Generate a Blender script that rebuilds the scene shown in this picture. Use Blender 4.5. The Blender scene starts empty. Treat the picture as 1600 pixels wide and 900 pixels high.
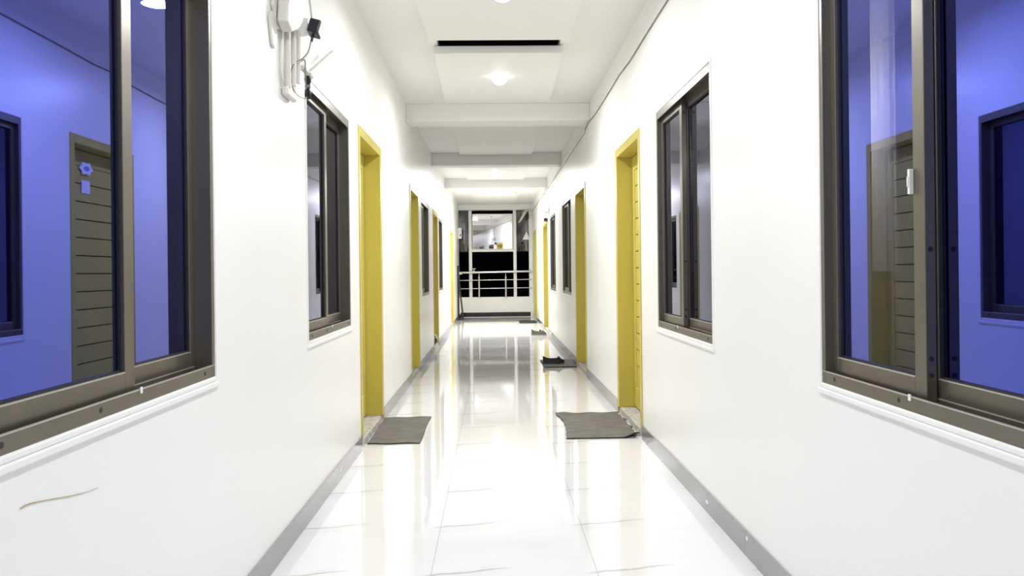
import bpy, bmesh, math, random
from mathutils import Vector, Matrix
random.seed(7)
S = bpy.context.scene
COL = S.collection
PI = math.pi

# ------------------------------------------------------------------ camera
FPX = 1300.0
YAW, ROLL, HORIZON = 1.3, 0.65, 425.0
cd = bpy.data.cameras.new('camera')
cam = bpy.data.objects.new('camera', cd)
COL.objects.link(cam)
cd.sensor_fit = 'HORIZONTAL'
cd.sensor_width = 36.0
cd.lens = 36.0 * FPX / 1600.0
cd.shift_y = -(450.0 - HORIZON) / 1600.0
cd.clip_start = 0.02
cd.clip_end = 200
cam.location = (0, 0, 1.15)
cam.matrix_world = (Matrix.Translation((0, 0, 1.15)) @ Matrix.Rotation(-math.radians(YAW), 4, 'Z')
                    @ Matrix.Rotation(PI / 2, 4, 'X') @ Matrix.Rotation(-math.radians(ROLL), 4, 'Z'))
S.camera = cam

# ------------------------------------------------------------------ world, exposure
w = bpy.data.worlds.new('night')
S.world = w
w.use_nodes = True
w.node_tree.nodes['Background'].inputs[0].default_value = (0.0006, 0.0006, 0.001, 1)
w.node_tree.nodes['Background'].inputs[1].default_value = 1.0
S.view_settings.view_transform = 'Standard'
S.view_settings.look = 'None'
S.view_settings.gamma = 1.0
S.view_settings.use_curve_mapping = False
S.view_settings.exposure = 0.15
S.cycles.use_denoising = True
S.cycles.max_bounces = 14
S.cycles.diffuse_bounces = 8
S.cycles.glossy_bounces = 8
S.cycles.transparent_max_bounces = 12
S.cycles.sample_clamp_indirect = 8
LAMP_W = 34.0
LAMP_COL = (0.985, 0.99, 1.0)

# ------------------------------------------------------------------ materials
def mat(name, col, rough=0.5, metal=0.0, spec=0.5, noise=None, bump=None, coat=0.0):
    m = bpy.data.materials.new(name)
    m.use_nodes = True
    nt = m.node_tree
    b = nt.nodes['Principled BSDF']
    b.inputs['Base Color'].default_value = (*col, 1)
    b.inputs['Roughness'].default_value = rough
    b.inputs['Metallic'].default_value = metal
    b.inputs['Specular IOR Level'].default_value = spec
    b.inputs['Coat Weight'].default_value = coat
    b.inputs['Coat Roughness'].default_value = 0.08
    if noise or bump:
        tc = nt.nodes.new('ShaderNodeTexCoord')
        mp = nt.nodes.new('ShaderNodeMapping')
        nt.links.new(tc.outputs['Object'], mp.inputs[0])
    if noise:     # (scale xyz, amount)
        sc, amt = noise
        mp.inputs['Scale'].default_value = sc
        n = nt.nodes.new('ShaderNodeTexNoise')
        n.inputs['Scale'].default_value = 1.0
        n.inputs['Detail'].default_value = 4
        nt.links.new(mp.outputs[0], n.inputs['Vector'])
        r = nt.nodes.new('ShaderNodeMapRange')
        r.inputs['From Min'].default_value = 0.3
        r.inputs['From Max'].default_value = 0.7
        r.inputs['To Min'].default_value = 1 - amt
        r.inputs['To Max'].default_value = 1 + amt
        nt.links.new(n.outputs[0], r.inputs[0])
        v = nt.nodes.new('ShaderNodeVectorMath')
        v.operation = 'SCALE'
        v.inputs[0].default_value = col
        nt.links.new(r.outputs[0], v.inputs['Scale'])
        nt.links.new(v.outputs[0], b.inputs['Base Color'])
    if bump:
        sc, st, dist = bump
        mp2 = nt.nodes.new('ShaderNodeMapping')
        mp2.inputs['Scale'].default_value = sc
        nt.links.new(tc.outputs['Object'], mp2.inputs[0])
        n2 = nt.nodes.new('ShaderNodeTexNoise')
        n2.inputs['Scale'].default_value = 1.0
        n2.inputs['Detail'].default_value = 3
        nt.links.new(mp2.outputs[0], n2.inputs['Vector'])
        bp = nt.nodes.new('ShaderNodeBump')
        bp.inputs['Strength'].default_value = st
        bp.inputs['Distance'].default_value = dist
        nt.links.new(n2.outputs[0], bp.inputs['Height'])
        nt.links.new(bp.outputs[0], b.inputs['Normal'])
    return m

M = {}
M['wall'] = mat('white_gloss_paint', (0.83, 0.83, 0.81), 0.33, spec=0.5, noise=((1.1, 1.1, 1.1), 0.012),
                bump=((14, 14, 0.9), 0.25, 0.004))
M['ceiling'] = mat('ceiling_paint', (0.80, 0.795, 0.785), 0.55, spec=0.3)
M['void'] = mat('dark_void', (0.012, 0.011, 0.010), 0.9)  # near-black: paints the ceiling slot's shade, also backs the door grooves
M['alu'] = mat('brown_aluminium', (0.15, 0.135, 0.108), 0.32, metal=0.6, noise=((9, 9, 2), 0.08))
M['alu_dark'] = mat('dark_gasket', (0.012, 0.011, 0.014), 0.6)
M['alu_highlight'] = mat('highlight_aluminium', (0.5, 0.47, 0.42), 0.35, metal=0.5)  # paler metal that paints a highlight along lip and rail edges
M['yellow'] = mat('yellow_gloss_paint', (0.545, 0.455, 0.085), 0.3, noise=((5, 5, 1.2), 0.05))
M['yellow_leaf'] = mat('yellow_door_paint', (0.555, 0.465, 0.10), 0.35, noise=((6, 6, 1.5), 0.05))
M['concrete'] = mat('rough_cement', (0.42, 0.41, 0.38), 0.8, noise=((26, 26, 26), 0.28), bump=((60, 60, 60), 0.6, 0.004))
M['skirt'] = mat('grey_glazed_tile', (0.285, 0.28, 0.285), 0.09, spec=0.6, noise=((2, 2, 2), 0.05))
M['skirt_dark'] = mat('dark_glazed_tile', (0.016, 0.014, 0.017), 0.2)
M['mat'] = mat('grey_doormat_rubber', (0.145, 0.137, 0.125), 0.85, noise=((9, 14, 9), 0.2), bump=((160, 160, 160), 0.5, 0.003))
M['mat_edge'] = mat('dark_mat_edge', (0.03, 0.028, 0.028), 0.8)
M['steel'] = mat('stainless_steel', (0.66, 0.655, 0.63), 0.22, metal=0.9)
M['white_metal'] = mat('white_powder_coat', (0.8, 0.8, 0.78), 0.35)
M['plastic'] = mat('aged_white_plastic', (0.62, 0.605, 0.56), 0.4)
M['plastic_y'] = mat('yellowed_plastic', (0.58, 0.50, 0.28), 0.45)
M['black'] = mat('black_plastic', (0.010, 0.008, 0.018), 0.35)
M['black_fabric'] = mat('black_canvas', (0.012, 0.011, 0.016), 0.7, bump=((220, 220, 220), 0.4, 0.001))
M['cable_grey'] = mat('grey_cable', (0.22, 0.2, 0.18), 0.5)
M['brass'] = mat('old_brass', (0.30, 0.19, 0.03), 0.4, metal=0.6)
M['grey_shoe'] = mat('taupe_canvas', (0.13, 0.115, 0.10), 0.7, bump=((220, 220, 220), 0.4, 0.001))
M['sole'] = mat('pale_rubber', (0.42, 0.40, 0.36), 0.6)
M['paper'] = mat('white_paper', (0.85, 0.85, 0.88), 0.6)
M['cloth'] = mat('pale_curtain', (0.8, 0.8, 0.78), 0.9, noise=((30, 30, 0.5), 0.06))
M['wood'] = mat('brown_wood', (0.24, 0.15, 0.06), 0.45, noise=((2, 12, 12), 0.25))
M['straw'] = mat('dry_straw', (0.33, 0.25, 0.07), 0.7)
M['dark_iron'] = mat('dark_painted_iron', (0.035, 0.032, 0.035), 0.45, metal=0.3)

def glassmat(name, tint, trans, ttint=(1, 1, 1), rough=0.0):
    m = bpy.data.materials.new(name)
    m.use_nodes = True
    nt = m.node_tree
    b = nt.nodes['Principled BSDF']
    b.inputs['Base Color'].default_value = (*tint, 1)
    b.inputs['Metallic'].default_value = 1.0
    b.inputs['Roughness'].default_value = rough
    t = nt.nodes.new('ShaderNodeBsdfTransparent')
    t.inputs[0].default_value = (*ttint, 1)
    mx = nt.nodes.new('ShaderNodeMixShader')
    mx.inputs[0].default_value = trans
    nt.links.new(b.outputs[0], mx.inputs[1])
    nt.links.new(t.outputs[0], mx.inputs[2])
    nt.links.new(mx.outputs[0], nt.nodes['Material Output'].inputs[0])
    return m
M['blue_glass'] = glassmat('blue_reflective_glass', (0.092, 0.118, 0.56), 0.17)
M['grey_glass'] = glassmat('dusky_reflective_glass', (0.15, 0.155, 0.30), 0.12)
M['pale_mirror'] = glassmat('pale_reflective_glass', (0.60, 0.60, 0.66), 0.1)

def clearglass():
    m = bpy.data.materials.new('clear_glass')
    m.use_nodes = True
    nt = m.node_tree
    g = nt.nodes.new('ShaderNodeBsdfGlossy')
    g.inputs['Roughness'].default_value = 0.0
    t = nt.nodes.new('ShaderNodeBsdfTransparent')
    t.inputs[0].default_value = (0.7, 0.7, 0.75, 1)
    mx = nt.nodes.new('ShaderNodeMixShader')
    mx.inputs[0].default_value = 0.06
    nt.links.new(t.outputs[0], mx.inputs[1])
    nt.links.new(g.outputs[0], mx.inputs[2])
    nt.links.new(mx.outputs[0], nt.nodes['Material Output'].inputs[0])
    return m
M['clear_glass'] = clearglass()

def emit(name, col, s):
    m = bpy.data.materials.new(name)
    m.use_nodes = True
    b = m.node_tree.nodes['Principled BSDF']
    b.inputs['Base Color'].default_value = (0.9, 0.9, 0.9, 1)
    b.inputs['Emission Color'].default_value = (*col, 1)
    b.inputs['Emission Strength'].default_value = s
    return m
M['lamp'] = emit('lit_lamp_diffuser', LAMP_COL, 6.0)

def floormat():
    # white glazed 635 x 600 mm tiles: one printed vein pattern repeated on every tile
    m = bpy.data.materials.new('white_marble_tiles')
    m.use_nodes = True
    nt = m.node_tree
    N, Lk = nt.nodes, nt.links
    b = N['Principled BSDF']
    tc = N.new('ShaderNodeTexCoord')
    sp = N.new('ShaderNodeSeparateXYZ')
    Lk.new(tc.outputs['Object'], sp.inputs[0])
    def mth(op, a, c=None, d=None, clamp=False):
        n = N.new('ShaderNodeMath')
        n.operation = op
        n.use_clamp = clamp
        for i, v in enumerate((a, c, d)):
            if v is None:
                continue
            if isinstance(v, (int, float)):
                n.inputs[i].default_value = v
            else:
                Lk.new(v, n.inputs[i])
        return n.outputs[0]
    X, Y = sp.outputs[0], sp.outputs[1]
    gu = mth('FRACT', mth('DIVIDE', mth('ADD', X, 0.885), 0.635))
    gv = mth('FRACT', mth('DIVIDE', mth('ADD', Y, 0.27), 0.60))
    u = mth('FRACT', mth('DIVIDE', mth('ADD', X, 0.955), 0.635))      # vein period starts just left of the joint
    v = gv
    cmb = N.new('ShaderNodeCombineXYZ')
    Lk.new(u, cmb.inputs[0]); Lk.new(v, cmb.inputs[1])
    def noise(scale, det=3):
        n = N.new('ShaderNodeTexNoise')
        n.inputs['Scale'].default_value = scale
        n.inputs['Detail'].default_value = det
        Lk.new(cmb.outputs[0], n.inputs['Vector'])
        return n.outputs[0]
    wob = mth('MULTIPLY', mth('SUBTRACT', noise(5), 0.5), 0.09)
    def vein(v0, slope, u0, u1, width, depth):
        # distance from the line v = v0 + slope*u
        d = mth('ABSOLUTE', mth('SUBTRACT', mth('ADD', v, wob), mth('ADD', mth('MULTIPLY', u, slope), v0)))
        line = mth('SUBTRACT', 1.0, mth('DIVIDE', d, width), clamp=True)
        a = mth('MULTIPLY', mth('SUBTRACT', u, u0), 9.0, clamp=True)
        c = mth('MULTIPLY', mth('SUBTRACT', u1, u), 7.0, clamp=True)
        return mth('MULTIPLY', mth('MULTIPLY', line, mth('MULTIPLY', a, c)), depth)
    s = vein(0.70, 0.24, 0.02, 0.62, 0.024, 0.55)
    s2 = vein(0.62, 0.24, 0.00, 0.55, 0.12, 0.07)
    s3 = vein(0.62, 0.55, 0.38, 0.52, 0.022, 0.5)
    s4 = vein(0.32, 0.35, 0.60, 0.95, 0.03, 0.06)
    gx = mth('LESS_THAN', mth('ABSOLUTE', mth('SUBTRACT', gu, 0.5)), 0.4978)
    gy = mth('LESS_THAN', mth('ABSOLUTE', mth('SUBTRACT', gv, 0.5)), 0.4985)
    gr = mth('MULTIPLY', mth('SUBTRACT', 1.0, mth('MULTIPLY', gx, mth('ADD', mth('MULTIPLY', gy, 0.5), 0.5))), 0.5)
    tot = mth('MAXIMUM', mth('MAXIMUM', s, mth('ADD', s2, s4)), mth('MAXIMUM', s3, gr))
    mix = N.new('ShaderNodeMixRGB')
    mix.inputs[1].default_value = (0.78, 0.78, 0.79, 1)
    mix.inputs[2].default_value = (0.22, 0.2, 0.17, 1)
    Lk.new(tot, mix.inputs[0])
    Lk.new(mix.outputs[0], b.inputs['Base Color'])
    b.inputs['Roughness'].default_value = 0.045
    b.inputs['Specular IOR Level'].default_value = 0.5
    n = N.new('ShaderNodeTexNoise')
    n.inputs['Scale'].default_value = 2.2
    Lk.new(tc.outputs['Object'], n.inputs['Vector'])
    bp = N.new('ShaderNodeBump')
    bp.inputs['Strength'].default_value = 0.12
    bp.inputs['Distance'].default_value = 0.004
    Lk.new(n.outputs[0], bp.inputs['Height'])
    Lk.new(bp.outputs[0], b.inputs['Normal'])
    return m
M['floor'] = floormat()

# ------------------------------------------------------------------ helpers
class MB:
    """collects boxes, tubes, prisms; build() links them as one mesh object"""
    def __init__(s):
        s.v, s.f = [], []
    def add(s, vs, fs):
        o = len(s.v)
        s.v += [tuple(p) for p in vs]
        s.f += [tuple(i + o for i in f) for f in fs]
        return s
    def box(s, a, b):
        x0, x1 = sorted((a[0], b[0])); y0, y1 = sorted((a[1], b[1])); z0, z1 = sorted((a[2], b[2]))
        return s.add([(x0, y0, z0), (x1, y0, z0), (x1, y1, z0), (x0, y1, z0), (x0, y0, z1), (x1, y0, z1), (x1, y1, z1), (x0, y1, z1)],
                     [(0, 3, 2, 1), (4, 5, 6, 7), (0, 1, 5, 4), (1, 2, 6, 5), (2, 3, 7, 6), (3, 0, 4, 7)])
    def tube(s, pts, r, n=10, cap=True):
        pts = [Vector(p) for p in pts]
        rr = r if isinstance(r, (list, tuple)) else [r] * len(pts)
        rings = []
        up = None
        for i, p in enumerate(pts):
            d = (pts[min(i + 1, len(pts) - 1)] - pts[max(i - 1, 0)]).normalized()
            if up is None:
                up = Vector((0, 0, 1)) if abs(d.z) < 0.9 else Vector((1, 0, 0))
            a = d.cross(up).normalized()
            up = a.cross(d).normalized()
            rings.append([p + (a * math.cos(2 * PI * k / n) + up * math.sin(2 * PI * k / n)) * rr[i] for k in range(n)])
        vs = [q for ring in rings for q in ring]
        fs = []
        for i in range(len(rings) - 1):
            for k in range(n):
                fs.append((i * n + k, i * n + (k + 1) % n, (i + 1) * n + (k + 1) % n, (i + 1) * n + k))
        if cap:
            fs.append(tuple(range(n))[::-1])
            fs.append(tuple((len(rings) - 1) * n + k for k in range(n)))
        return s.add(vs, fs)
    def lathe(s, prof, n=32, axis='Z', org=(0, 0, 0)):
        vs, fs = [], []
        for r, h in prof:
            for k in range(n):
                a = 2 * PI * k / n
                p = (r * math.cos(a), r * math.sin(a), h)
                if axis == 'Y':
                    p = (p[0], p[2], p[1])
                elif axis == 'X':
                    p = (p[2], p[0], p[1])
                vs.append((p[0] + org[0], p[1] + org[1], p[2] + org[2]))
        m = len(prof)
        for i in range(m - 1):
            for k in range(n):
                fs.append((i * n + k, i * n + (k + 1) % n, (i + 1) * n + (k + 1) % n, (i + 1) * n + k))
        return s.add(vs, fs)
    def prism(s, outline, h, frame):
        """outline: list of 2-D points, extruded by h; frame maps (a, b, c) to 3-D"""
        n = len(outline)
        vs = [frame(a, b, 0) for a, b in outline] + [frame(a, b, h) for a, b in outline]
        fs = [tuple(range(n))[::-1], tuple(range(n, 2 * n))]
        fs += [(i, (i + 1) % n, n + (i + 1) % n, n + i) for i in range(n)]
        return s.add(vs, fs)
    def build(s, name, m, parent=None, bevel=0.0, smooth=False, loc=None):
        me = bpy.data.meshes.new(name)
        me.from_pydata(s.v, [], s.f)
        bm = bmesh.new()
        bm.from_mesh(me)
        bmesh.ops.recalc_face_normals(bm, faces=bm.faces)
        if smooth:
            for f in bm.faces:
                f.smooth = True
            for e in bm.edges:
                if len(e.link_faces) == 2 and e.calc_face_angle(0) > 0.7:
                    e.smooth = False
        bm.to_mesh(me)
        bm.free()
        me.materials.append(m)
        o = bpy.data.objects.new(name, me)
        COL.objects.link(o)
        if loc:
            o.location = loc
        if parent:
            o.parent = parent
        if bevel:
            bv = o.modifiers.new('bevel', 'BEVEL')
            bv.width = bevel
            bv.segments = 2
            bv.limit_method = 'ANGLE'
        return o

def tag(o, label, cat, group=None, kind=None):
    o['label'] = label
    o['category'] = cat
    if group: o['group'] = group
    if kind: o['kind'] = kind
    return o

def empty(name, loc=(0, 0, 0), rz=0.0):
    o = bpy.data.objects.new(name, None)
    COL.objects.link(o)
    o.empty_display_size = 0.1
    o.location = loc
    o.rotation_euler = (0, 0, rz)
    return o

def spline(pts, n=8):
    """Catmull-Rom through pts"""
    P = [Vector(p) for p in pts]
    P = [P[0] * 2 - P[1]] + P + [P[-1] * 2 - P[-2]]
    out = []
    for i in range(1, len(P) - 2):
        for k in range(n):
            t = k / n
            a, b, c, d = P[i - 1:i + 3]
            out.append(0.5 * ((2 * b) + (c - a) * t + (2 * a - 5 * b + 4 * c - d) * t * t + (3 * b - a - 3 * c + d) * t ** 3))
    out.append(P[-2])
    return out

# ------------------------------------------------------------------ dimensions of the corridor
XL, XR = -0.872, 1.010
Y0, Y1 = -3.6, 21.6
ZC, ZB = 2.88, 2.70
TH = 0.16

# openings: (y0, y1, z0, z1)
WIN_L = [(1.40, 2.62, 0.835, 2.08), (3.93, 5.10, 0.835, 2.08), (10.20, 11.33, 0.86, 2.06), (13.40, 14.40, 0.86, 2.04)]
WIN_R = [(1.27, 2.54, 0.80, 2.11), (3.81, 5.08, 0.805, 2.11), (10.70, 12.03, 0.84, 2.13), (13.36, 14.60, 0.83, 2.11)]
DOOR_L = [(5.45, 6.53, 2.125), (8.80, 9.80, 2.10), (12.14, 13.18, 2.08), (17.10, 18.20, 2.05)]
DOOR_R = [(5.655, 6.76, 2.125), (9.01, 10.13, 2.13), (15.30, 16.60, 2.10), (19.30, 20.50, 2.14)]

def wall(name, x0, x1, wins, doors, label):
    ops = sorted([(a, b, c, d) for a, b, c, d in wins] + [(a, b, 0.0, c) for a, b, c in doors])
    mb = MB()
    y = Y0
    for a, b, c, d in ops:
        mb.box((x0, y, 0), (x1, a, ZC + 0.05))
        if c > 0:
            mb.box((x0, a, 0), (x1, b, c))
        mb.box((x0, a, d), (x1, b, ZC + 0.05))
        y = b
    mb.box((x0, y, 0), (x1, Y1, ZC + 0.05))
    o = mb.build(name, M['wall'])
    tag(o, label, 'wall', kind='structure')

wall('wall_left', XL - TH, XL, WIN_L, DOOR_L, 'long white glossy corridor wall on the left side')
wall('wall_right', XR, XR + TH, WIN_R, DOOR_R, 'long white glossy corridor wall on the right side')
fl = MB().box((XL - TH, Y0, -0.12), (XR + TH, Y1, 0)).build('floor', M['floor'])
tag(fl, 'polished white marble-veined tile floor of the corridor', 'floor', kind='structure')
tag(MB().box((XL, Y0 - 0.15, 0), (XR, Y0, ZC)).build('wall_near', M['wall']), 'white wall closing the corridor behind the viewer', 'wall', kind='structure')
# parapet at the far end
YP = 21.3
tag(MB().box((XL, YP, 0), (XR, YP + 0.14, 0.515)).build('wall_far', M['wall']), 'low white parapet wall across the far end of corridor', 'wall', kind='structure')
tag(MB().box((0.925, YP + 0.001, 0.515), (XR, YP + 0.14, 2.74)).build('trim_1', M['wall']), 'narrow white pilaster beside the far opening on the right', 'pilaster', kind='structure')
tag(MB().box((XL + 0.03, YP - 0.012, 0.012), (0.95, YP, 0.125)).build('baseboard_far', M['skirt_dark'], bevel=0.003), 'black skirting tile along the foot of the far parapet', 'skirting', kind='structure')

# ceiling with a slot
SX0, SX1, SY0, SY1 = -0.40, 0.525, 6.205, 6.56
c = MB()
c.box((XL, Y0, ZC), (XR, SY0, ZC + 0.05))
c.box((XL, SY1, ZC), (XR, Y1, ZC + 0.05))
c.box((XL, SY0, ZC), (SX0, SY1, ZC + 0.05))
c.box((SX1, SY0, ZC), (XR, SY1, ZC + 0.05))
tag(c.build('ceiling', M['ceiling']), 'white plaster ceiling of the corridor above beams and panels', 'ceiling', kind='structure')
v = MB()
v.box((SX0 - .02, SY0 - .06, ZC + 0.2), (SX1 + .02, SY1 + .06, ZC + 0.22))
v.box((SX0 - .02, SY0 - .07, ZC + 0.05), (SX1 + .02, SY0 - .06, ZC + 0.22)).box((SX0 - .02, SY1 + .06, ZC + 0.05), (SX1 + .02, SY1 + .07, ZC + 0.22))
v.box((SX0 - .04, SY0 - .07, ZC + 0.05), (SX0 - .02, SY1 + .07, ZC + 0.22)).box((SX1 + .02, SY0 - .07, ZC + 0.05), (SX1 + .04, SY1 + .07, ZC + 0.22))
tag(v.build('trim_2', M['void']), 'narrow ceiling slot between two panels with its shade painted dark', 'slot', kind='structure')  # lining coloured dark to paint the shade inside the slot

beams = [(8.52, 8.86, ZB, 'white ceiling beam nearest the viewer'), (12.05, 12.32, ZB, 'second white ceiling beam down the corridor'),
         (15.3, 15.55, ZB, 'third white ceiling beam down the corridor'), (YP - 0.1, YP + 0.3, 2.74, 'white lintel over the far end opening')]
for i, (a, b, z, lb) in enumerate(beams):
    tag(MB().box((XL, a, z), (XR, b, ZC)).build('trim_%d' % (i + 3), M['ceiling'], bevel=0.006), lb, 'beam', kind='structure')
panels = [(3.9, 6.08, 'flat raised ceiling panel around the nearest lamp'), (6.31, 8.30, 'sagging ceiling panel beyond the dark slot'),
          (8.95, 12.02, 'shaded ceiling panel with no lamp between first and second beams'), (12.45, 15.27, 'ceiling panel between second and third beams'),
          (16.1, 20.4, 'ceiling panel in the last bay before the far opening'), (0.2, 3.6, 'ceiling panel above the viewer'), (-3.2, -0.2, 'ceiling panel behind the viewer')]
PX0, PX1 = -0.462, 0.58
for i, (a, b, lb) in enumerate(panels):
    mb = MB()
    zn = 2.81 if i == 1 else 2.845
    x0, x1 = (PX0 + 0.03, PX1 - 0.03) if i == 1 else (PX0, PX1)
    vs = [(x0, a, zn), (x1, a, zn), (PX1, b, 2.845), (PX0, b, 2.845), (x0, a, ZC if i != 1 else 2.868), (x1, a, ZC if i != 1 else 2.868), (PX1, b, ZC), (PX0, b, ZC)]
    mb.add(vs, [(0, 3, 2, 1), (4, 5, 6, 7), (0, 1, 5, 4), (1, 2, 6, 5), (2, 3, 7, 6), (3, 0, 4, 7)])
    tag(mb.build('trim_%d' % (i + 7), M['ceiling'], bevel=0.004), lb, 'ceiling panel', kind='structure')

# skirting tiles
def skirting(name, side, doors, label):
    mb = MB()
    y = Y0
    edges = []
    for a, b, _ in sorted(doors) + [(YP, YP, 0)]:
        edges.append((y, a))
        y = b
    for (a, b) in edges:
        t = a
        while t < b - 1e-3:
            e = min(b, math.floor((t + 0.27) / 0.6 + 1.0001) * 0.6 - 0.27)
            if e - t < 1e-3: e = min(b, t + 0.6)
            x = XL if side < 0 else XR
            mb.box((x, t + 0.0006, 0.0), (x - side * 0.009, e - 0.0006, 0.098))
            t = e
    tag(mb.build(name, M['skirt'], bevel=0.0012), label, 'skirting', kind='structure')
skirting('baseboard_left', -1, DOOR_L, 'grey glazed skirting tiles along the left wall')
skirting('baseboard_right', 1, DOOR_R, 'grey glazed skirting tiles along the right wall')

# ------------------------------------------------------------------ windows (local: x along the wall, y into the wall, z up)
def place(root, side, y0, y1, z0):
    if side < 0:
        root.location = (XL, y0, z0); root.rotation_euler = (0, 0, PI / 2)
    else:
        root.location = (XR, y1, z0); root.rotation_euler = (0, 0, -PI / 2)

def ring(mb, x0, x1, z0, z1, w, ya, yb):
    mb.box((x0, ya, z0), (x0 + w, yb, z1)).box((x1 - w, ya, z0), (x1, yb, z1))
    mb.box((x0 + w, ya, z0), (x1 - w, yb, z0 + w)).box((x0 + w, ya, z1 - w), (x1 - w, yb, z1))

def window(name, side, op, glass, label, latch=False, mid=None):
    y0, y1, z0, z1 = op
    w, h = y1 - y0, z1 - z0
    r = empty(name)
    place(r, side, y0, y1, z0)
    tag(r, label, 'window', kind='structure')
    # white caulked lip around the opening
    s = MB(); ring(s, -0.016, w + 0.016, -0.016, h + 0.016, 0.0158, -0.005, 0.004); s.box((-0.022, -0.008, -0.034), (w + 0.022, 0.004, -0.0158))
    s.build('plaster_lip', M['wall'], r, bevel=0.004)
    f = MB()
    f.box((0.024, 0.006, 0.0005), (w - 0.024, 0.086, 0.012))                       # sill track
    f.box((0.024, 0.0, 0), (w - 0.024, 0.006, 0.036)).box((0.024, 0.0525, 0.012), (w - 0.024, 0.0555, 0.034)).box((0.024, 0.086, 0), (w - 0.024, 0.115, 0.05))
    f.box((0.024, 0.006, h - 0.014), (w - 0.024, 0.086, h - 0.0005)).box((0.024, 0.0, h - 0.042), (w - 0.024, 0.006, h)).box((0.024, 0.0525, h - 0.042), (w - 0.024, 0.0555, h - 0.014)).box((0.024, 0.086, h - 0.05), (w - 0.024, 0.115, h))
    for a, b in ((0, 0.024), (w - 0.024, w)):
        f.box((a, 0.0, 0.0), (b, 0.115, h))
    f.build('frame', M['alu'], r, bevel=0.0012)
    e = MB(); e.box((0.002, -0.0008, 0.0345), (w - 0.002, 0.0062, 0.0372)).box((0.03, 0.0523, 0.033), (w - 0.03, 0.0557, 0.0352))  # thin strips with the lip highlight painted in
    e.build('track_highlight', M['alu_highlight'], r)
    sc = MB()
    for u in (0.09, w * 0.38, w - 0.09):
        sc.lathe([(0.0001, -0.0011), (0.006, -0.0011), (0.0068, 0.0)], 10, 'Y', (u, 0, 0.019))
    sc.build('screw', M['alu_dark'], r)
    mid = mid or w / 2
    def sash(nm, x0, x1, ya, yb, gy, meet):
        st0, st1 = (0.032, 0.054) if meet == 'r' else (0.054, 0.030)
        m = MB()
        zb, zt = 0.014, h - 0.016
        m.box((x0, ya, zb), (x0 + st0, yb, zt)).box((x1 - st1, ya, zb), (x1, yb, zt))
        m.box((x0 + st0, ya, zb), (x1 - st1, yb, zb + 0.068)).box((x0 + st0, ya, zt - 0.058), (x1 - st1, yb, zt))
        so = m.build(nm, M['alu'], r, bevel=0.0016)
        g = MB(); ring(g, x0 + st0 - 0.001, x1 - st1 + 0.001, zb + 0.067, zt - 0.057, 0.006, gy - 0.006, gy + 0.004)
        g.build('gasket', M['alu_dark'], so)
        ed = MB(); ed.box((x0 + st0, ya - 0.0006, zb + 0.0655), (x1 - st1, ya + 0.006, zb + 0.0685))  # painted highlight along the bottom rail
        ed.build('rail_highlight', M['alu_highlight'], so)
        p = MB(); p.box((x0 + st0 - 0.002, gy, zb + 0.06), (x1 - st1 + 0.002, gy + 0.005, zt - 0.05))
        p.build('pane', M[glass], so)
        return so
    fs = sash('front_sash', 0.024, mid + 0.028, 0.026, 0.052, 0.041, 'r')
    sash('rear_sash', mid - 0.028, w - 0.024, 0.056, 0.084, 0.067, 'l')
    k = MB()
    for zz in (0.09, 0.13, h * 0.30, h - 0.10):
        k.lathe([(0.0001, 0.0012), (0.006, 0.0012), (0.0065, 0.0)], 10, 'X', (mid + 0.028, 0.039, zz))
    k.build('screw', M['alu_dark'], fs)
    pg = MB(); pg.box((mid - 0.006, -0.003, 0.026), (mid + 0.006, 0.0, 0.042))
    pg.build('track_clip', M['white_metal'], r, bevel=0.001)
    if latch:
        l = MB(); l.box((mid - 0.031, 0.014, 0.530), (mid - 0.021, 0.026, 0.592)).box((mid - 0.029, 0.011, 0.548), (mid - 0.023, 0.015, 0.574))
        l.build('latch', M['white_metal'], r, bevel=0.002)
    return r

WL = ['large blue-tinted sliding window at the left edge of view', 'sliding window just before the first door of the left wall',
      'narrow-looking sliding window past the second left door', 'farthest sliding window on the left wall past the third door']
WR = ['large blue-tinted sliding window at the right edge of view', 'sliding window just before the first door of the right wall',
      'sliding window just past the second door on the right wall', 'farthest sliding window on the right wall near third door']
for i, op in enumerate(WIN_L):
    window('window_%d' % (i + 1), -1, op, 'blue_glass' if i == 0 else 'grey_glass', WL[i], mid=(0.672 if i == 0 else None))
for i, op in enumerate(WIN_R):
    window('window_%d' % (i + 5), 1, op, 'blue_glass' if i == 0 else 'grey_glass', WR[i], latch=(i == 0), mid=(0.54 if i < 2 else None))

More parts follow.
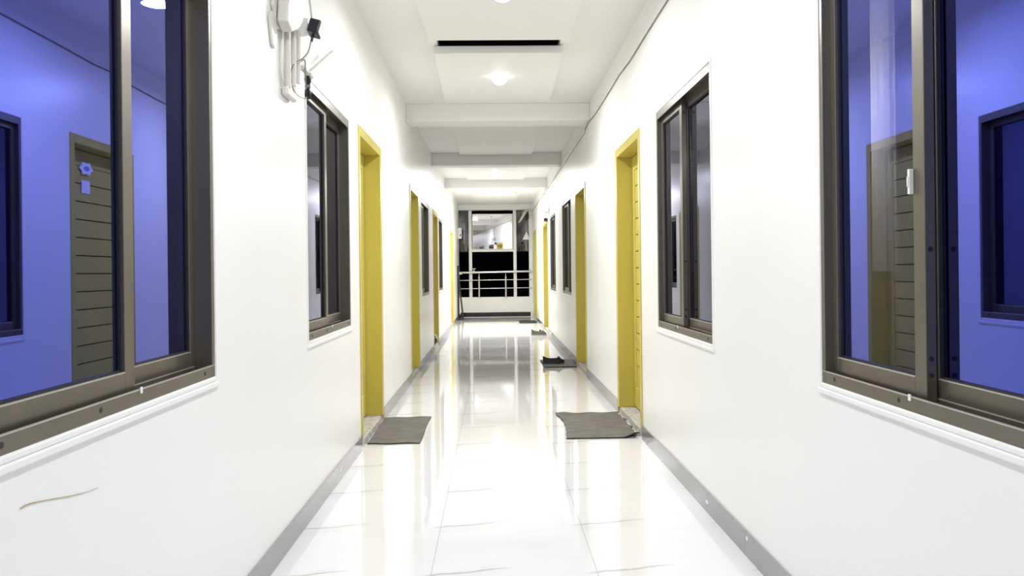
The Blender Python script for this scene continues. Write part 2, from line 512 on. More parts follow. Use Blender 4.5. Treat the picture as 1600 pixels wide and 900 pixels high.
# ------------------------------------------------------------------ doors
def door(name, side, op, label, sign=False):
    y0, y1, h = op
    w = y1 - y0
    r = empty(name)
    place(r, side, y0, y1, 0)
    tag(r, label, 'door', kind='structure')
    D = 0.118                      # leaf recess
    fw = 0.062
    sill = 0.05
    f = MB()
    f.box((0, -0.006, sill), (fw, D + 0.045, h)).box((w - fw, -0.006, sill), (w, D + 0.045, h))
    f.box((fw, -0.006, h - fw), (w - fw, D + 0.045, h))
    # rebate stop
    fr = f.build('door_frame', M['yellow'], r, bevel=0.003)
    ft = MB(); ft.box((0, -0.0075, 0.0), (0.014, 0.0, h)).box((w - 0.014, -0.0075, 0.0), (w, 0.0, h)).box((0.014, -0.0075, h - 0.012), (w - 0.014, 0, h))
    ft.build('architrave', M['yellow'], r, bevel=0.002)
    # leaf
    x0, x1, zb, zt = fw + 0.004, w - fw - 0.004, sill + 0.012, h - fw - 0.005
    lf = empty('door_leaf', (0, 0, 0)); lf.parent = r
    st = 0.105
    l = MB()
    l.box((x0, D, zb), (x0 + st, D + 0.04, zt)).box((x1 - st, D, zb), (x1, D + 0.04, zt))
    l.box((x0 + st, D, zb), (x1 - st, D + 0.04, zb + 0.16)).box((x0 + st, D, zt - 0.11), (x1 - st, D + 0.04, zt))
    l.build('leaf_frame', M['yellow_leaf'], lf, bevel=0.003)
    pm = MB()
    # plain foot panel, then planks separated by dark grooves
    z = zb + 0.16
    pm.box((x0 + st, D + 0.010, z), (x1 - st, D + 0.035, z + 0.17))
    z += 0.17
    top = zt - 0.11
    n = int(round((top - z) / 0.132))
    p = (top - z) / n
    for k in range(n):
        pm.box((x0 + st + 0.004, D + 0.006, z + k * p + 0.006), (x1 - st - 0.004, D + 0.035, z + (k + 1) * p - 0.001))
    pm.build('plank_panel', M['yellow_leaf'], lf, bevel=0.003)
    gb = MB(); gb.box((x0 + st, D + 0.028, zb + 0.33), (x1 - st, D + 0.034, top))
    gb.build('groove_backing', M['void'], lf)
    # threshold
    th = MB()
    n2 = 14
    vs = []
    for k in range(n2 + 1):
        u = 0.001 + (w - 0.002) * k / n2
        j = random.uniform(-0.006, 0.006)
        vs += [(u, 0.0 + j * 0.6, 0.0), (u, 0.004 + j, sill - 0.006 + j * 0.3), (u, 0.016 + j, sill + j * 0.2), (u, D + 0.05, sill), (u, D + 0.05, 0)]
    fs = []
    for k in range(n2):
        for q in range(5):
            fs.append((k * 5 + q, k * 5 + (q + 1) % 5, (k + 1) * 5 + (q + 1) % 5, (k + 1) * 5 + q))
    fs += [(0, 1, 2, 3, 4), tuple(n2 * 5 + q for q in (4, 3, 2, 1, 0))]
    th.add(vs, fs)
    th.build('threshold', M['concrete'], r)
    # lock hardware on the side nearest the viewer
    ux = (x0 + 0.055) if side < 0 else (x1 - 0.055)
    sg = 1 if side < 0 else -1
    kb = MB()
    kb.lathe([(0.0001, D), (0.03, D), (0.031, D - 0.006), (0.012, D - 0.010), (0.010, D - 0.04), (0.024, D - 0.05), (0.028, D - 0.066), (0.02, D - 0.078), (0.0001, D - 0.08)], 20, 'Y', (ux, 0, 1.04))
    kb.build('door_knob', M['brass'], r, smooth=True)
    hp = MB()
    hp.box((ux - 0.02, D - 0.012, 0.93), (ux + 0.02, D, 0.975))
    hp.tube(spline([(ux - 0.016, D - 0.05, 0.955), (ux - 0.015, D - 0.05, 0.985), (ux, D - 0.05, 0.998), (ux + 0.015, D - 0.05, 0.985), (ux + 0.016, D - 0.05, 0.955)], 5), 0.0042, 8)
    hp.box((ux - 0.027, D - 0.064, 0.905), (ux + 0.027, D - 0.036, 0.957))
    hp.box((ux - 0.045 * sg, D - 0.045, 0.965), (ux + 0.03 * sg, D - 0.0, 0.985))
    hp.build('padlock', M['black'], r, bevel=0.004)
    up = MB()
    up.tube(spline([(ux, D - 0.004, 1.30), (ux, D - 0.05, 1.29), (ux, D - 0.055, 1.25), (ux, D - 0.004, 1.24)], 6), 0.006, 8)
    up.build('pull_ring', M['brass'], r, smooth=True)
    if sign:
        # white badge and notice on the door (seen in the opposite glass)
        uu = y1 - 6.115
        bd = MB()
        o = [(0.088 * (1 + 0.13 * math.cos(6 * a)) * math.cos(a), 0.045 * (1 + 0.13 * math.cos(6 * a)) * math.sin(a)) for a in [2 * PI * k / 48 for k in range(48)]]
        bd.prism(o, 0.008, lambda a, b, c_: (uu + a, D - 0.001 - c_, 1.935 + b))
        bo = bd.build('badge', M['paper'], lf, bevel=0.001)
        tag2 = MB()
        o2 = [(0.042 * math.cos(a), 0.018 * math.sin(a)) for a in [2 * PI * k / 24 for k in range(24)]]
        tag2.prism(o2, 0.0015, lambda a, b, c_: (uu + a, D - 0.0095 - c_, 1.935 + b))
        tag2.build('badge_emblem', mat('pale_blue_print', (0.25, 0.32, 0.6), 0.5), lf)
        nt = MB(); nt.box((uu - 0.062, D - 0.002, 1.755), (uu + 0.06, D, 1.848))
        nt.build('notice_paper', M['paper'], lf)
    return r

DL = ['first yellow plank door on the left wall beside the flat grey mat', 'second yellow door on the left wall with brass knob and black lock',
      'third yellow door on the left wall between two far windows', 'farthest yellow door on the left wall near the leaning frame']
DR = ['first yellow plank door on the right wall beside the ragged mat', 'second yellow door on the right wall beside black shoe on mat',
      'third yellow door on the right wall under a white box', 'farthest yellow door on the right wall near the parapet']
for i, op in enumerate(DOOR_L):
    door('door_%d' % (i + 1), -1, op, DL[i])
for i, op in enumerate(DOOR_R):
    door('door_%d' % (i + 5), 1, op, DR[i], sign=(i == 0))

# ------------------------------------------------------------------ ceiling lamps
def lamp(x, y, label, watts=LAMP_W, zc=2.845):
    r = empty('ceiling_lamp', (x, y, zc))
    tag(r, label, 'lamp', 'round dome lamps on the ceiling panels')
    b = MB(); b.lathe([(0.0001, 0), (0.082, 0), (0.084, -0.006), (0.078, -0.014), (0.066, -0.016)], 36)
    b.build('lamp_base', M['white_metal'], r, smooth=True)
    prof = [(0.068 * math.cos(a), -0.028 - 0.066 * math.sin(a)) for a in [PI / 2 * (k - 3) / 10 for k in range(13)]] + [(0.0005, -0.094)]
    d = MB(); d.lathe(prof, 36)
    do = d.build('diffuser', M['lamp'], r, smooth=True)
    ld = bpy.data.lights.new('lamp_light', 'AREA')
    ld.shape = 'DISK'
    ld.size = 0.16
    ld.energy = watts
    ld.color = LAMP_COL
    lo = bpy.data.objects.new('lamp_light', ld)
    COL.objects.link(lo)
    lo.parent = r
    lo.location = (0, 0, -0.100)
    return r
lamp(0.075, 7.12, 'round lit dome lamp on panel just beyond the dark ceiling slot')
lamp(0.075, 4.93, 'round lit dome lamp cut by the top edge of the photo')
lamp(0.05, 14.15, 'round lit dome lamp between the second and third beams', LAMP_W * 1.5)
lamp(0.04, 17.3, 'farthest round lit dome lamp before the end opening', LAMP_W * 2.6)
lamp(0.07, 2.2, 'added unseen dome lamp above the viewer', 26)  # out of view, added to light the near end
lamp(0.07, -1.2, 'added unseen dome lamp behind the viewer', 26)  # another unseen lamp added for its light
# small boxy fittings on the last panel
for x, y, lb in ((-0.42, 17.6, 'small grey clip on left side of the last ceiling panel'), (0.5, 17.6, 'small grey clip on right side of the last ceiling panel')):
    tag(MB().box((x - 0.03, y - 0.03, 2.805), (x + 0.03, y + 0.03, 2.845)).build('ceiling_clip', M['plastic'], bevel=0.006), lb, 'clip')

# ------------------------------------------------------------------ far end: posts, glass, railing
def xs(v): return v * 1.044
YE = YP + 0.06
posts = []
for x, lb in ((-0.575, 'tall square white metal post left of the mirrored pane'), (0.565, 'tall square white metal post right of the mirrored pane')):
    p = MB(); p.box((x - 0.04, YE - 0.04, 0.515), (x + 0.04, YE + 0.04, 2.74))
    r = tag(p.build('metal_post', M['white_metal'], bevel=0.004), lb, 'post', 'square posts of the far opening')
tag(MB().box((-0.535, YE - 0.03, 1.675), (0.525, YE + 0.03, 1.735)).build('metal_bar', M['white_metal'], bevel=0.003), 'white horizontal metal bar under the mirrored pane', 'bar')
# mirrored pane, standing slightly ajar, in a thin sash
sh = empty('hinged_glass_panel', (0.0, YE - 0.005, 1.74), math.radians(4.1))
tag(sh, 'pale mirrored glass panel over the bar reflecting the corridor', 'glass panel')
MB().box((-0.515, 0, 0.0), (0.51, 0.006, 0.905)).build('pane', M['pale_mirror'], sh)
g = MB(); g.box((-0.52, -0.003, 0.0), (0.515, 0.009, 0.012)).box((-0.52, -0.003, 0.893), (0.515, 0.009, 0.907)).box((-0.52, -0.003, 0.012), (-0.51, 0.009, 0.893)).box((0.505, -0.003, 0.012), (0.515, 0.009, 0.893))
g.build('sash', M['white_metal'], sh)
for x0, x1, lb in ((-0.872, -0.615, 'dark clear glass pane left of the tall left post'), (0.605, 0.925, 'dark clear glass pane right of the tall right post')):
    r = empty('fixed_glass_pane', ((x0 + x1) / 2, YE, 1.69))
    tag(r, lb, 'glass panel')
    hw = (x1 - x0) / 2
    MB().box((-hw, 0, 0), (hw, 0.006, 1.05)).build('pane', M['clear_glass'], r)
    MB().box((-hw, -0.006, -0.012), (hw, 0.012, 0.0)).build('edge_strip', M['alu_dark'], r)
tag(MB().box((-0.87, YE + 0.25, 2.44), (-0.62, YE + 0.30, 2.50)).build('outer_beam', M['void']), 'dark beam outside behind the left dark pane', 'beam')

rail = empty('balcony_railing', (0, YP - 0.05, 0.515))
tag(rail, 'white steel balcony railing with three rails on the far parapet', 'railing')
def railtube(name, z, rad, x0=-0.868, x1=1.0, m='steel'):
    t = MB(); t.tube([(x0, 0, z[0] - 0.515), (x1, 0, z[1] - 0.515)], rad, 14)
    t.build(name, M[m], rail, smooth=True)
railtube('handrail', (1.145, 1.165), 0.030, x0=-0.868)
railtube('lower_rail', (0.948, 0.958), 0.0105)
railtube('lower_rail', (0.735, 0.745), 0.0105)
for x in (-0.36, 0.32):
    b = MB(); b.tube([(x, 0, 0.01), (x, 0, 0.53)], 0.024, 14); b.tube([(x, 0, 0.53), (x, 0, 0.60)], 0.010, 10)
    b.tube([(x, 0, 0.0), (x, 0, 0.012)], 0.04, 18)
    b.build('baluster', M['steel'], rail, smooth=True)
MB().tube([(-0.862, 0, 0.612), (-0.80, 0, 0.62)], 0.036, 14).build('rail_flange', M['white_metal'], rail, smooth=True)
# small valve-like clamp on the handrail
cl = empty('rail_clamp', (-0.49, YP - 0.085, 1.12))
tag(cl, 'small metal clamp with a t-shaped grip on the handrail', 'clamp')
MB().box((-0.03, 0.0, 0.0), (0.03, 0.07, 0.075)).build('body', M['steel'], cl, bevel=0.008)
MB().tube([(0, 0.035, 0.075), (0, 0.035, 0.12)], 0.008).build('stem', M['steel'], cl, smooth=True)
MB().tube([(-0.045, 0.035, 0.12), (0.045, 0.035, 0.125)], 0.012).build('grip', M['steel'], cl, smooth=True)

# white switch box on the left and white bits on the right of the opening
bx = empty('switch_box', (XL + 0.0, 20.9, 2.0))
tag(bx, 'small white switch box with black knob high at far left', 'switch box')
MB().box((0.0, -0.02, 0.0), (0.095, 0.05, 0.27)).build('body', M['white_metal'], bx, bevel=0.006)
k = MB(); k.box((0.045, -0.035, 0.075), (0.075, -0.02, 0.10)).box((0.052, -0.035, 0.06), (0.068, -0.02, 0.115)); k.build('knob', M['black'], bx, bevel=0.002)
tri = MB(); tri.prism([(-0.09, 0.0), (0.075, 0.0), (0.075, 0.05), (0.03, 0.20), (0.005, 0.19), (-0.045, 0.09)], 0.012, lambda a, b, c_: (a + 0.845, 21.2 + c_ + 0.01 * math.sin(a * 60), 1.97 + b))
tri.tube([(0.85, 21.205, 2.165), (0.926, 21.31, 2.23)], 0.004, 6)
tag(tri.build('hanging_cloth', M['cloth'], bevel=0.002), 'small white triangular cloth hanging at far right of opening', 'cloth')
hk = MB(); hk.tube(spline([(0.925, 21.15, 2.72), (0.84, 21.15, 2.66), (0.77, 21.15, 2.56), (0.70, 21.15, 2.45), (0.665, 21.15, 2.41)], 6), [0.02] * 6 + [0.032] * 12 + [0.022] * 7, 10)
hk.tube(spline([(0.92, 21.15, 2.74), (0.80, 21.15, 2.69), (0.76, 21.15, 2.60)], 6), 0.012, 8)
tag(hk.build('hanging_cable', M['plastic'], smooth=True), 'thick pale cable loop dangling under the far lintel on right', 'cable')
tag(MB().tube(spline([(0.90, 21.14, 2.62), (0.885, 21.14, 2.56), (0.90, 21.14, 2.50)], 4), 0.035, 12).build('cable_clamp', M['black'], smooth=True), 'black lump beside the pale cable at far top right', 'clamp')

# ------------------------------------------------------------------ leaning dark folding frame at far left
ld = empty('folding_ladder', (-0.845, 20.35, 0))
tag(ld, 'dark narrow folding ladder standing against the far left wall', 'ladder')
for yy in (-0.16, 0.16):
    MB().tube([(-0.01, yy, 0.0), (-0.012, yy, 1.32)], 0.017, 8).build('rail', M['dark_iron'], ld, smooth=True)
    MB().tube([(0.105, yy, 0.0), (0.005, yy, 0.98)], 0.013, 8).build('leg', M['dark_iron'], ld, smooth=True)
    MB().box((-0.012, yy - 0.01, 0.015), (0.115, yy + 0.01, 0.05)).build('spreader', M['dark_iron'], ld, bevel=0.003)
for z in (0.3, 0.58, 0.86, 1.14, 1.30):
    MB().tube([(-0.01, -0.16, z), (-0.01, 0.16, z)], 0.013, 8).build('rung', M['dark_iron'], ld, smooth=True)
MB().box((-0.02, -0.03, 0.0), (0.06, 0.03, 0.13)).build('foot_block', M['black'], ld, bevel=0.01)

# ------------------------------------------------------------------ door mats
def mat_obj(fn, nu, nv, th, label, group=None, m='mat', zoff=0.0015):
    vs, fs = [], []
    for j in range(nv + 1):
        for i in range(nu + 1):
            x, y, z = fn(i / nu, j / nv)
            vs.append((x, y, z + zoff + th))
    N1 = len(vs)
    for j in range(nv + 1):
        for i in range(nu + 1):
            x, y, z = fn(i / nu, j / nv)
            vs.append((x, y, z + zoff))
    q = lambda i, j: j * (nu + 1) + i
    for j in range(nv):
        for i in range(nu):
            fs.append((q(i, j), q(i + 1, j), q(i + 1, j + 1), q(i, j + 1)))
            fs.append((N1 + q(i, j), N1 + q(i, j + 1), N1 + q(i + 1, j + 1), N1 + q(i + 1, j)))
    for i in range(nu):
        fs.append((q(i, 0), N1 + q(i, 0), N1 + q(i + 1, 0), q(i + 1, 0)))
        fs.append((q(i, nv), q(i + 1, nv), N1 + q(i + 1, nv), N1 + q(i, nv)))
    for j in range(nv):
        fs.append((q(0, j), q(0, j + 1), N1 + q(0, j + 1), N1 + q(0, j)))
        fs.append((q(nu, j), N1 + q(nu, j), N1 + q(nu, j + 1), q(nu, j + 1)))
    o = MB().add(vs, fs).build('doormat', M[m], smooth=True)
    me = o.data
    me.materials.append(M['mat_edge'])
    nface = nu * nv * 2
    for k, p in enumerate(me.polygons):
        if abs(p.normal.z) < 0.5:
            p.material_index = 1
            p.use_smooth = False
    tag(o, label, 'doormat', group)
    return o
def m1(u, v):
    x = -0.862 + 0.355 * u + 0.0035 * math.sin(v * 7)
    y = 5.615 + 1.005 * v + 0.006 * math.sin(u * 9 + 1) + (0.02 * u if v > .99 else 0)
    return x, y, 0.0012 * (1 + math.sin(u * 11 + v * 5))
mat_obj(m1, 14, 24, 0.006, 'flat rectangular grey doormat by the first left door')
def m2(u, v):
    # ragged mat: concave left side, far edge and both right corners curling
    kx = [0.488, 0.500, 0.512, 0.520, 0.523, 0.520, 0.508, 0.486]
    t = v * 7; i0 = min(6, int(t)); xl = kx[i0] + (kx[i0 + 1] - kx[i0]) * (t - i0) + 0.0025 * math.sin(v * 31)
    xr = 0.995 + 0.006 * math.sin(v * 19) - 0.008 * math.sin(v * 41)
    if v < 0.06: xr -= 0.03
    x = xl + (xr - xl) * u
    y = 5.685 + 0.965 * v + 0.01 * math.sin(u * 8) * v
    z = 0.001 + 0.0015 * math.sin(u * 9 + v * 13) ** 2
    z += 0.013 * max(0, (v - 0.93) / 0.07) ** 1.5 * (0.75 + 0.25 * math.sin(u * 14))
    z += 0.035 * max(0, (u + (1 - v) - 1.82) / 0.18) ** 1.3
    return x, y, z
mat_obj(m2, 22, 34, 0.007, 'ragged grey doormat with curled edges by the first right door')
mat_obj(lambda u, v: (0.598 + 0.392 * u + 0.004 * math.sin(v * 5), 9.93 + 0.80 * v, 0.001), 8, 12, 0.012, 'grey doormat under the black loafer by the second right door')
mat_obj(lambda u, v: (0.585 + 0.39 * u, 18.65 + 0.75 * v, 0.001 + 0.004 * math.sin(u * 4)), 8, 8, 0.016, 'farthest dark doormat by the last right door', m='mat_edge')

# ------------------------------------------------------------------ shoes
def shoe(name, loc, rz, L, upper, solem, label, tall=1.0, bow=True):
    r = empty(name, loc, rz)
    tag(r, label, 'shoe')
    def half(t):   # half width of the sole, heel t=0, toe t=1
        return L * (0.115 + 0.045 * math.sin(PI * min(1, t * 1.1)) + 0.035 * math.exp(-((t - 0.72) / 0.2) ** 2)) * min(1, (t + 0.02) / 0.08) ** 0.5 * min(1, max(0.0, (1.01 - t) / 0.17)) ** 0.5
    n = 26
    # sole
    vs, fs = [], []
    for i in range(n + 1):
        t = i / n
        hw = half(t) * 1.05 + 0.001
        x = (t - 0.5) * L * 1.03
        lift = 0.006 * max(0, (t - 0.8) / 0.2) ** 2
        vs += [(x, -hw, lift), (x, hw, lift), (x, hw, 0.014 + lift), (x, -hw, 0.014 + lift)]
    for i in range(n):
        for k in range(4):
            fs.append((i * 4 + k, i * 4 + (k + 1) % 4, (i + 1) * 4 + (k + 1) % 4, (i + 1) * 4 + k))
    fs += [(0, 1, 2, 3), tuple(n * 4 + k for k in (3, 2, 1, 0))]
    MB().add(vs, fs).build('sole', solem, r, bevel=0.002)
    # upper
    vs, fs = [], []
    for i in range(n + 1):
        t = i / n
        hw = half(t)
        x = (t - 0.5) * L
        heel = math.exp(-(t / 0.16) ** 2)
        col = L * tall * (0.225 + 0.10 * heel + (0.05 * math.exp(-((t - 0.74) / 0.1) ** 2)))    # collar height
        toe = max(0.0, (t - 0.74) / 0.26)
        top = col * (1 - (0.40 if bow else 0.55) * toe ** 1.8)
        lid = min(1.0, max(0.0, (t - 0.56) / 0.07))          # 0 open, 1 closed over the toes
        ins = 0.018 + (top - 0.018) * lid
        b = 0.012
        if t < 0.04: ins = top * 0.9
        prof = [(-hw, b), (-hw * 1.03, b + (top - b) * 0.45), (-hw * 0.9, b + (top - b) * 0.86), (-hw * (0.78 - 0.1 * lid), top * (1 if lid < .5 else 0.97)),
                (-hw * 0.68, ins if lid < 0.5 else top), (0, ins if lid < 0.5 else top * 1.04),
                (hw * 0.68, ins if lid < 0.5 else top), (hw * (0.78 - 0.1 * lid), top * (1 if lid < .5 else 0.97)), (hw * 0.9, b + (top - b) * 0.86), (hw * 1.03, b + (top - b) * 0.45), (hw, b)]
        vs += [(x, a, z) for a, z in prof]
    m = 11
    for i in range(n):
        for k in range(m):
            fs.append((i * m + k, i * m + (k + 1) % m, (i + 1) * m + (k + 1) % m, (i + 1) * m + k))
    fs += [tuple(range(m)), tuple(n * m + k for k in range(m))[::-1]]
    o = MB().add(vs, fs).build('upper', upper, r, smooth=True)
    if bow:
        b = MB()
        x = 0.21 * L; z = L * tall * 0.262 + 0.002
        for sgn in (-1, 1):
            b.tube(spline([(x, 0, z), (x + 0.006, sgn * 0.012, z + 0.010), (x + 0.002, sgn * 0.026, z + 0.004), (x, 0, z)], 5), 0.004, 8)
        b.tube([(x - 0.006, 0, z), (x + 0.02, 0, z + 0.006)], 0.006, 8)
        b.build('bow', upper, r, smooth=True)
    else:
        b = MB()
        tz = L * tall * 0.27
        b.box((0.02 * L, -0.02, tz * 0.75), (0.14 * L, 0.02, tz + 0.018))
        b.build('tongue', upper, r, bevel=0.008)
        lc = MB()
        for q in (0.1, 0.16, 0.22):
            lc.tube([(q * L, -0.026, tz * 0.97), (q * L, 0.026, tz * 0.97)], 0.003, 6)
        lc.build('laces', solem, r, smooth=True)
    return r
shoe('loafer', (0.735, 10.28, 0.0165), math.radians(-3), 0.265, M['black_fabric'], M['black'], 'black canvas loafer with a bow lying on grey mat', 1.0)
shoe('sneaker', (0.815, 15.0, 0.001), math.radians(-6), 0.275, M['grey_shoe'], M['sole'], 'grey canvas sneaker on the white tiles by the third right door', 1.2, bow=False)

# small crumpled bag at the third left door
random.seed(3)
cb = MB()
bmv = bmesh.new(); bmesh.ops.create_icosphere(bmv, subdivisions=2, radius=0.06)
vs = [(v_.co.x * (0.7 + random.random() * 0.5), v_.co.y * (1.2 + random.random() * 0.6), v_.co.z * (1.1 + random.random() * 0.5)) for v_ in bmv.verts]
fs = [tuple(v_.index for v_ in f.verts) for f in bmv.faces]
mn = min(p[2] for p in vs)
cb.add([(x, y, z - mn) for x, y, z in vs], fs)
bag = empty('crumpled_bag', (XL - 0.04, 12.55, 0.052)); bmv.free()
tag(bag, 'small crumpled black and white bag on threshold of third left door', 'bag')
cb.build('bag_body', M['black'], bag)
kn = MB(); kn.tube(spline([(0, 0, 0.14), (0.02, -0.02, 0.17), (0.05, 0.02, 0.13), (0.055, -0.01, 0.08)], 5), 0.012, 8); kn.build('knotted_handle', M['paper'], bag, smooth=True)

# ------------------------------------------------------------------ router and cables on the left wall
def P(y, z, d=0.0): return (XL + d, y, z)
rt = empty('wifi_router', P(3.40, 2.25, 0.0))
tag(rt, 'white router mounted on the left wall with hanging aerial rods', 'router')
def lp(y, z, d): return (d, y - 3.40, z - 2.25)
b = MB(); b.prism([(3.345, 2.165), (3.42, 2.14), (3.55, 2.19), (3.62, 2.24), (3.69, 2.36), (3.60, 2.46), (3.48, 2.50), (3.40, 2.40)], 0.045, lambda a, c_, d: lp(a, c_, 0.018 + d))
b.build('case', M['plastic'], rt, bevel=0.008)
b = MB(); b.prism([(3.315, 2.22), (3.37, 2.16), (3.42, 2.15), (3.44, 2.40), (3.40, 2.5), (3.32, 2.45)], 0.014, lambda a, c_, d: lp(a, c_, 0.001 + d))
b.build('side_cover', M['plastic'], rt, bevel=0.004)
b = MB(); b.prism([(3.375, 2.23), (3.405, 2.22), (3.425, 2.30), (3.41, 2.40), (3.37, 2.40)], 0.003, lambda a, c_, d: lp(a, c_, 0.015 + d))
b.build('yellowed_label', M['plastic_y'], rt)
b = MB(); b.prism([(3.27, 2.165), (3.31, 2.195), (3.39, 2.17), (3.37, 2.11), (3.34, 2.05), (3.31, 2.06)], 0.012, lambda a, c_, d: lp(a, c_, d + 0.001))
b.build('bracket_flap', M['plastic'], rt, bevel=0.004)
for (ya, za, yb, zb, rad, d) in ((3.50, 2.18, 3.50, 1.93, 0.014, 0.022), (3.60, 2.20, 3.58, 1.955, 0.012, 0.026), (3.68, 2.22, 3.66, 1.985, 0.010, 0.028)):
    t = MB(); t.tube([lp(ya, za, d), lp((ya + yb) / 2, (za + zb) / 2, d), lp(yb, zb, d)], [rad * 0.8, rad, rad], 10)
    t.build('aerial_rod', M['plastic'], rt, smooth=True)
t = MB(); t.tube([lp(3.86, 2.075, 0.03), lp(4.28, 2.285, 0.06)], [0.013, 0.011], 10)
t.build('aerial_rod', M['plastic'], rt, smooth=True)
t = MB(); t.tube([lp(3.80, 2.09, 0.014), lp(3.90, 2.07, 0.036)], 0.012, 10); t.build('aerial_joint', M['plastic'], rt, smooth=True)
# plug socket + black adapter
so = empty('plug_socket', P(3.74, 2.255, 0.0))
tag(so, 'round pale plug socket between the router and black adapter', 'socket')
s = MB(); s.lathe([(0.0001, 0.0), (0.04, 0.0), (0.042, 0.03), (0.036, 0.062), (0.0001, 0.062)], 24, 'X')
s.build('socket_body', M['white_metal'], so, smooth=True)
s = MB(); s.lathe([(0.046, 0.0), (0.05, 0.006), (0.04, 0.01)], 24, 'X'); s.build('socket_rim', M['plastic'], so, smooth=True)
ad = empty('power_adapter', P(3.72, 2.235, 0.066))
tag(ad, 'black power adapter plugged in high on the left wall', 'adapter')
ab = MB().box((0.0, -0.040, -0.018), (0.05, 0.036, 0.045)); a_ = ab.build('adapter_body', M['black'], ad, bevel=0.006)
a_.rotation_euler = (math.radians(-8), math.radians(14), 0)
lab = MB().box((0.0505, -0.032, -0.011), (0.0512, 0.028, 0.038)); l_ = lab.build('adapter_face', M['plastic'], ad); l_.rotation_euler = a_.rotation_euler
kk = MB(); kk.tube([(0.018, 0, -0.014), (0.010, 0, -0.05)], 0.006, 8); kk.build('strain_relief', M['black'], ad, smooth=True)
cable = MB()
cable.tube(spline([P(3.70, 2.18, 0.078), P(3.68, 2.13, 0.07), P(3.66, 2.095, 0.05), P(3.58, 2.05, 0.03), P(3.56, 1.99, 0.02), P(3.62, 1.94, 0.022), P(3.76, 1.94, 0.03), P(3.80, 1.955, 0.035)], 8), 0.0028, 6)
tag(cable.build('adapter_cable', M['cable_grey'], smooth=True), 'thin dark cable hanging from the black power adapter', 'cable')
cb2 = MB()
cb2.tube(spline([P(3.74, 2.10, 0.02), P(3.78, 2.12, 0.03), P(3.80, 2.09, 0.03), P(3.80, 2.04, 0.03), P(3.82, 2.0, 0.03), P(3.85, 1.98, 0.035)], 6), 0.003, 6)
tag(cb2.build('looped_wire', M['cable_grey'], smooth=True), 'short hooked dark wire above the tied black bundle', 'wire')
bun = empty('cable_bundle', P(3.83, 2.01, 0.034))
tag(bun, 'tied black cable bundle at the top corner of left window', 'cable bundle')
bb = MB()
for k in range(7):
    a = 2 * PI * k / 7
    dx, dy = 0.006 * math.cos(a), 0.009 * math.sin(a)
    bb.tube(spline([(dx, dy, 0.045), (dx * 1.8, dy * 1.8, 0.03), (dx * 0.6, dy * 0.6, 0.0), (dx * 1.8, dy * 1.8, -0.035), (dx, dy, -0.055)], 6), 0.005, 8)
bb.build('coil', M['black'], bun, smooth=True)
tt = MB(); tt.tube([(0, 0, -0.006), (0, 0, 0.006)], 0.013, 12); tt.build('tie', M['cable_grey'], bun, smooth=True)
# white supply cables running up the wall
sc = MB()
sc.tube(spline([P(3.46, 2.17, 0.012), P(3.44, 2.05, 0.01), P(3.45, 1.97, 0.01), P(3.50, 1.93, 0.012), P(3.58, 1.91, 0.014)], 6), 0.004, 6)
tag(sc.build('wall_cable', M['plastic'], smooth=True), 'thin pale cable drooping below the router on left wall', 'cable')
sc = MB()
sc.tube(spline([P(3.62, 2.55, 0.06), P(3.68, 2.42, 0.066), P(3.72, 2.35, 0.072), P(3.72, 2.29, 0.078)], 6), 0.0045, 8)
tag(sc.build('feed_cable', M['plastic'], smooth=True), 'pale feed cable dropping from above to the black adapter', 'cable')
hn = MB(); hn.box(P(3.47, 1.895, 0.002), P(3.64, 1.935, 0.03)); 
tag(hn.build('cable_bracket', M['plastic'], bevel=0.01), 'pale bracket holding the ends of the router rods', 'bracket')

# straw stuck to left wall
stw = MB(); stw.tube(spline([P(1.545, 0.7265, 0.001), P(1.565, 0.7275, 0.001), P(1.60, 0.7235, 0.001), P(1.66, 0.713, 0.001), P(1.73, 0.7005, 0.001), P(1.79, 0.692, 0.001), P(1.845, 0.687, 0.001)], 6), [0.0010] * 12 + [0.0007] * 16 + [0.0004] * 9, 6)
tag(stw.build('straw', M['straw'], smooth=True), 'thin dry straw stuck low on the left wall', 'straw')

# ------------------------------------------------------------------ right wall: cable line, box with conduit
cb3 = MB()
pts = [(XR - 0.004, -3.0 + k * 0.5, 2.675 + 0.008 * math.sin(k * 1.7) + 0.005 * math.sin(k * 3.1)) for k in range(49)]
cb3.tube(pts, 0.0055, 8)
tag(cb3.build('wall_cable', M['cable_grey'], smooth=True), 'long thin grey cable along the top of the right wall', 'cable')
cd1 = MB(); cd1.tube([(XR - 0.014, 8.9, 2.655), (XR - 0.014, 15.2, 2.66)], 0.012, 8)
tag(cd1.build('conduit', M['plastic'], smooth=True), 'pale conduit under the cable on the far right wall', 'conduit')
rb = empty('wall_box', (XR, 14.95, 2.18))
tag(rb, 'white wall box with drooping wires above the third right door', 'wall box')
MB().box((-0.10, -0.26, 0.02), (-0.012, 0.10, 0.12)).build('case', M['plastic'], rb, bevel=0.02)
tb = MB()
for k, (dy, dd) in enumerate(((-0.1, 0.05), (0.0, 0.06), (0.06, 0.045))):
    tb.tube(spline([(-dd, dy, 0.10), (-dd + 0.02, dy - 0.03, 0.22), (-dd - 0.01, dy + 0.03, 0.34), (-dd + 0.01, dy, 0.47)], 6), 0.012, 8)
tb.build('wire', M['plastic'], rb, smooth=True)
tb = MB()
for k in range(4):
    tb.tube(spline([(-0.09, -0.2 + 0.1 * k, 0.03), (-0.13, -0.24 + 0.1 * k, -0.02), (-0.11, -0.15 + 0.1 * k, -0.06), (-0.07, -0.12 + 0.1 * k, 0.03)], 6), 0.009, 8)
tb.build('loop', M['white_metal'], rb, smooth=True)
MB().box((-0.07, 0.22, -0.11), (-0.01, 0.36, -0.05)).build('black_clip', M['black'], rb, bevel=0.01)

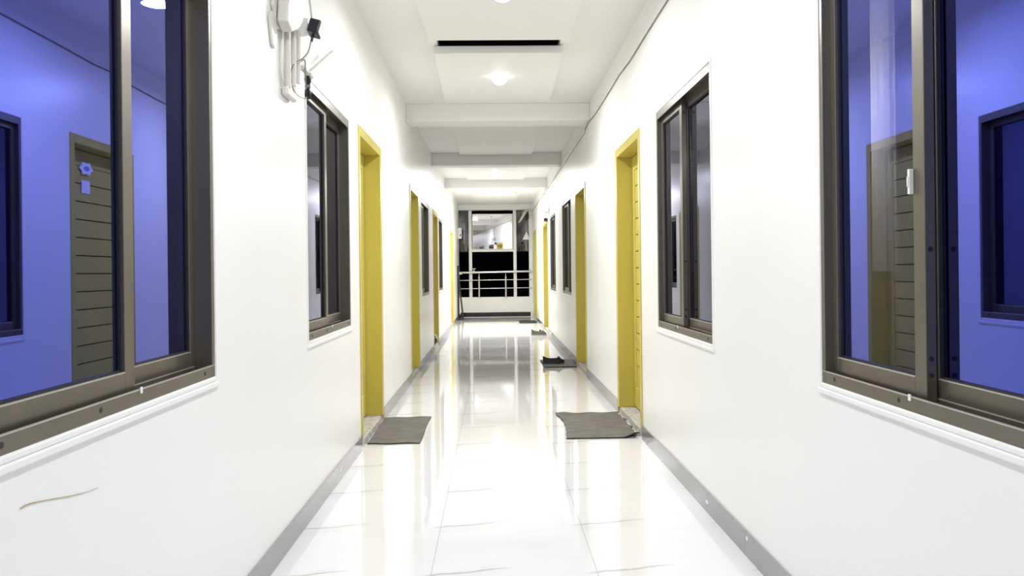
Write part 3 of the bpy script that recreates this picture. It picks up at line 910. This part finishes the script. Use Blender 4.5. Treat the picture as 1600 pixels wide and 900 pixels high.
# small white spots on the skirting
for x, y, z, sd, lb in ((XL + 0.0095, 4.66, 0.052, -1, 'white spot on the left grey skirting'), (XR - 0.0095, 3.92, 0.05, 1, 'white spot on the right grey skirting'),
                    (XR - 0.0095, 3.30, 0.075, 1, 'tiny white fleck on the nearer right skirting')):
    o = [((0.018 if z > .07 else 0.034) * (0.5 + 0.5 * random.random()) * math.cos(a), 0.012 * (0.5 + 0.5 * random.random()) * math.sin(a)) for a in [2 * PI * k / 9 for k in range(9)]]
    pm = MB(); pm.prism(o, 0.0008, lambda a, b, c_: (x - sd * c_, y + a, z + b))
    tag(pm.build('white_spot', M['paper']), lb, 'paint spot')

# ------------------------------------------------------------------ inside the room behind the right window
cur = []
nn = 40
vs, fs = [], []
for k in range(nn + 1):
    y = 3.30 + 0.265 * k / nn
    x = 1.62 + 0.012 * math.sin(k * 1.1)
    vs += [(x, y, 1.135), (x, y, 2.55), (x + 0.004, y, 2.55), (x + 0.004, y, 1.135)]
for k in range(nn):
    for q in range(4):
        fs.append((k * 4 + q, k * 4 + (q + 1) % 4, (k + 1) * 4 + (q + 1) % 4, (k + 1) * 4 + q))
tag(MB().add(vs, fs).build('curtain', M['cloth'], smooth=True), 'narrow pale curtain added behind the nearest right window as its pale strip', 'curtain')  # lit sheet added to put a pale strip in the glass
cab = empty('cabinet', (1.66, 3.38, 0))
tag(cab, 'low brown cabinet faintly seen below the curtain behind glass', 'cabinet')
MB().box((0.0, -0.17, 0.0), (0.35, 0.17, 1.0)).build('body', M['wood'], cab, bevel=0.004)
MB().box((-0.02, -0.18, 1.0), (0.37, 0.18, 1.10)).build('top', M['wood'], cab, bevel=0.004)
rl = empty('fill_bulb', (1.24, 3.55, 1.95))  # added out of sight behind the wall to brighten the curtain
tag(rl, 'small hidden bulb added behind right window to light the curtain', 'lamp')
MB().lathe([(0.0005, -0.05), (0.02, -0.045), (0.03, -0.02), (0.02, 0.0), (0.012, 0.02), (0.012, 0.05), (0.0005, 0.05)], 20).build('bulb', M['lamp'], rl, smooth=True)
ldd = bpy.data.lights.new('curtain_fill', 'POINT'); ldd.energy = 75; ldd.shadow_soft_size = 0.03
lo = bpy.data.objects.new('curtain_fill', ldd); COL.objects.link(lo); lo.parent = rl; lo.location = (0, 0, -0.08)
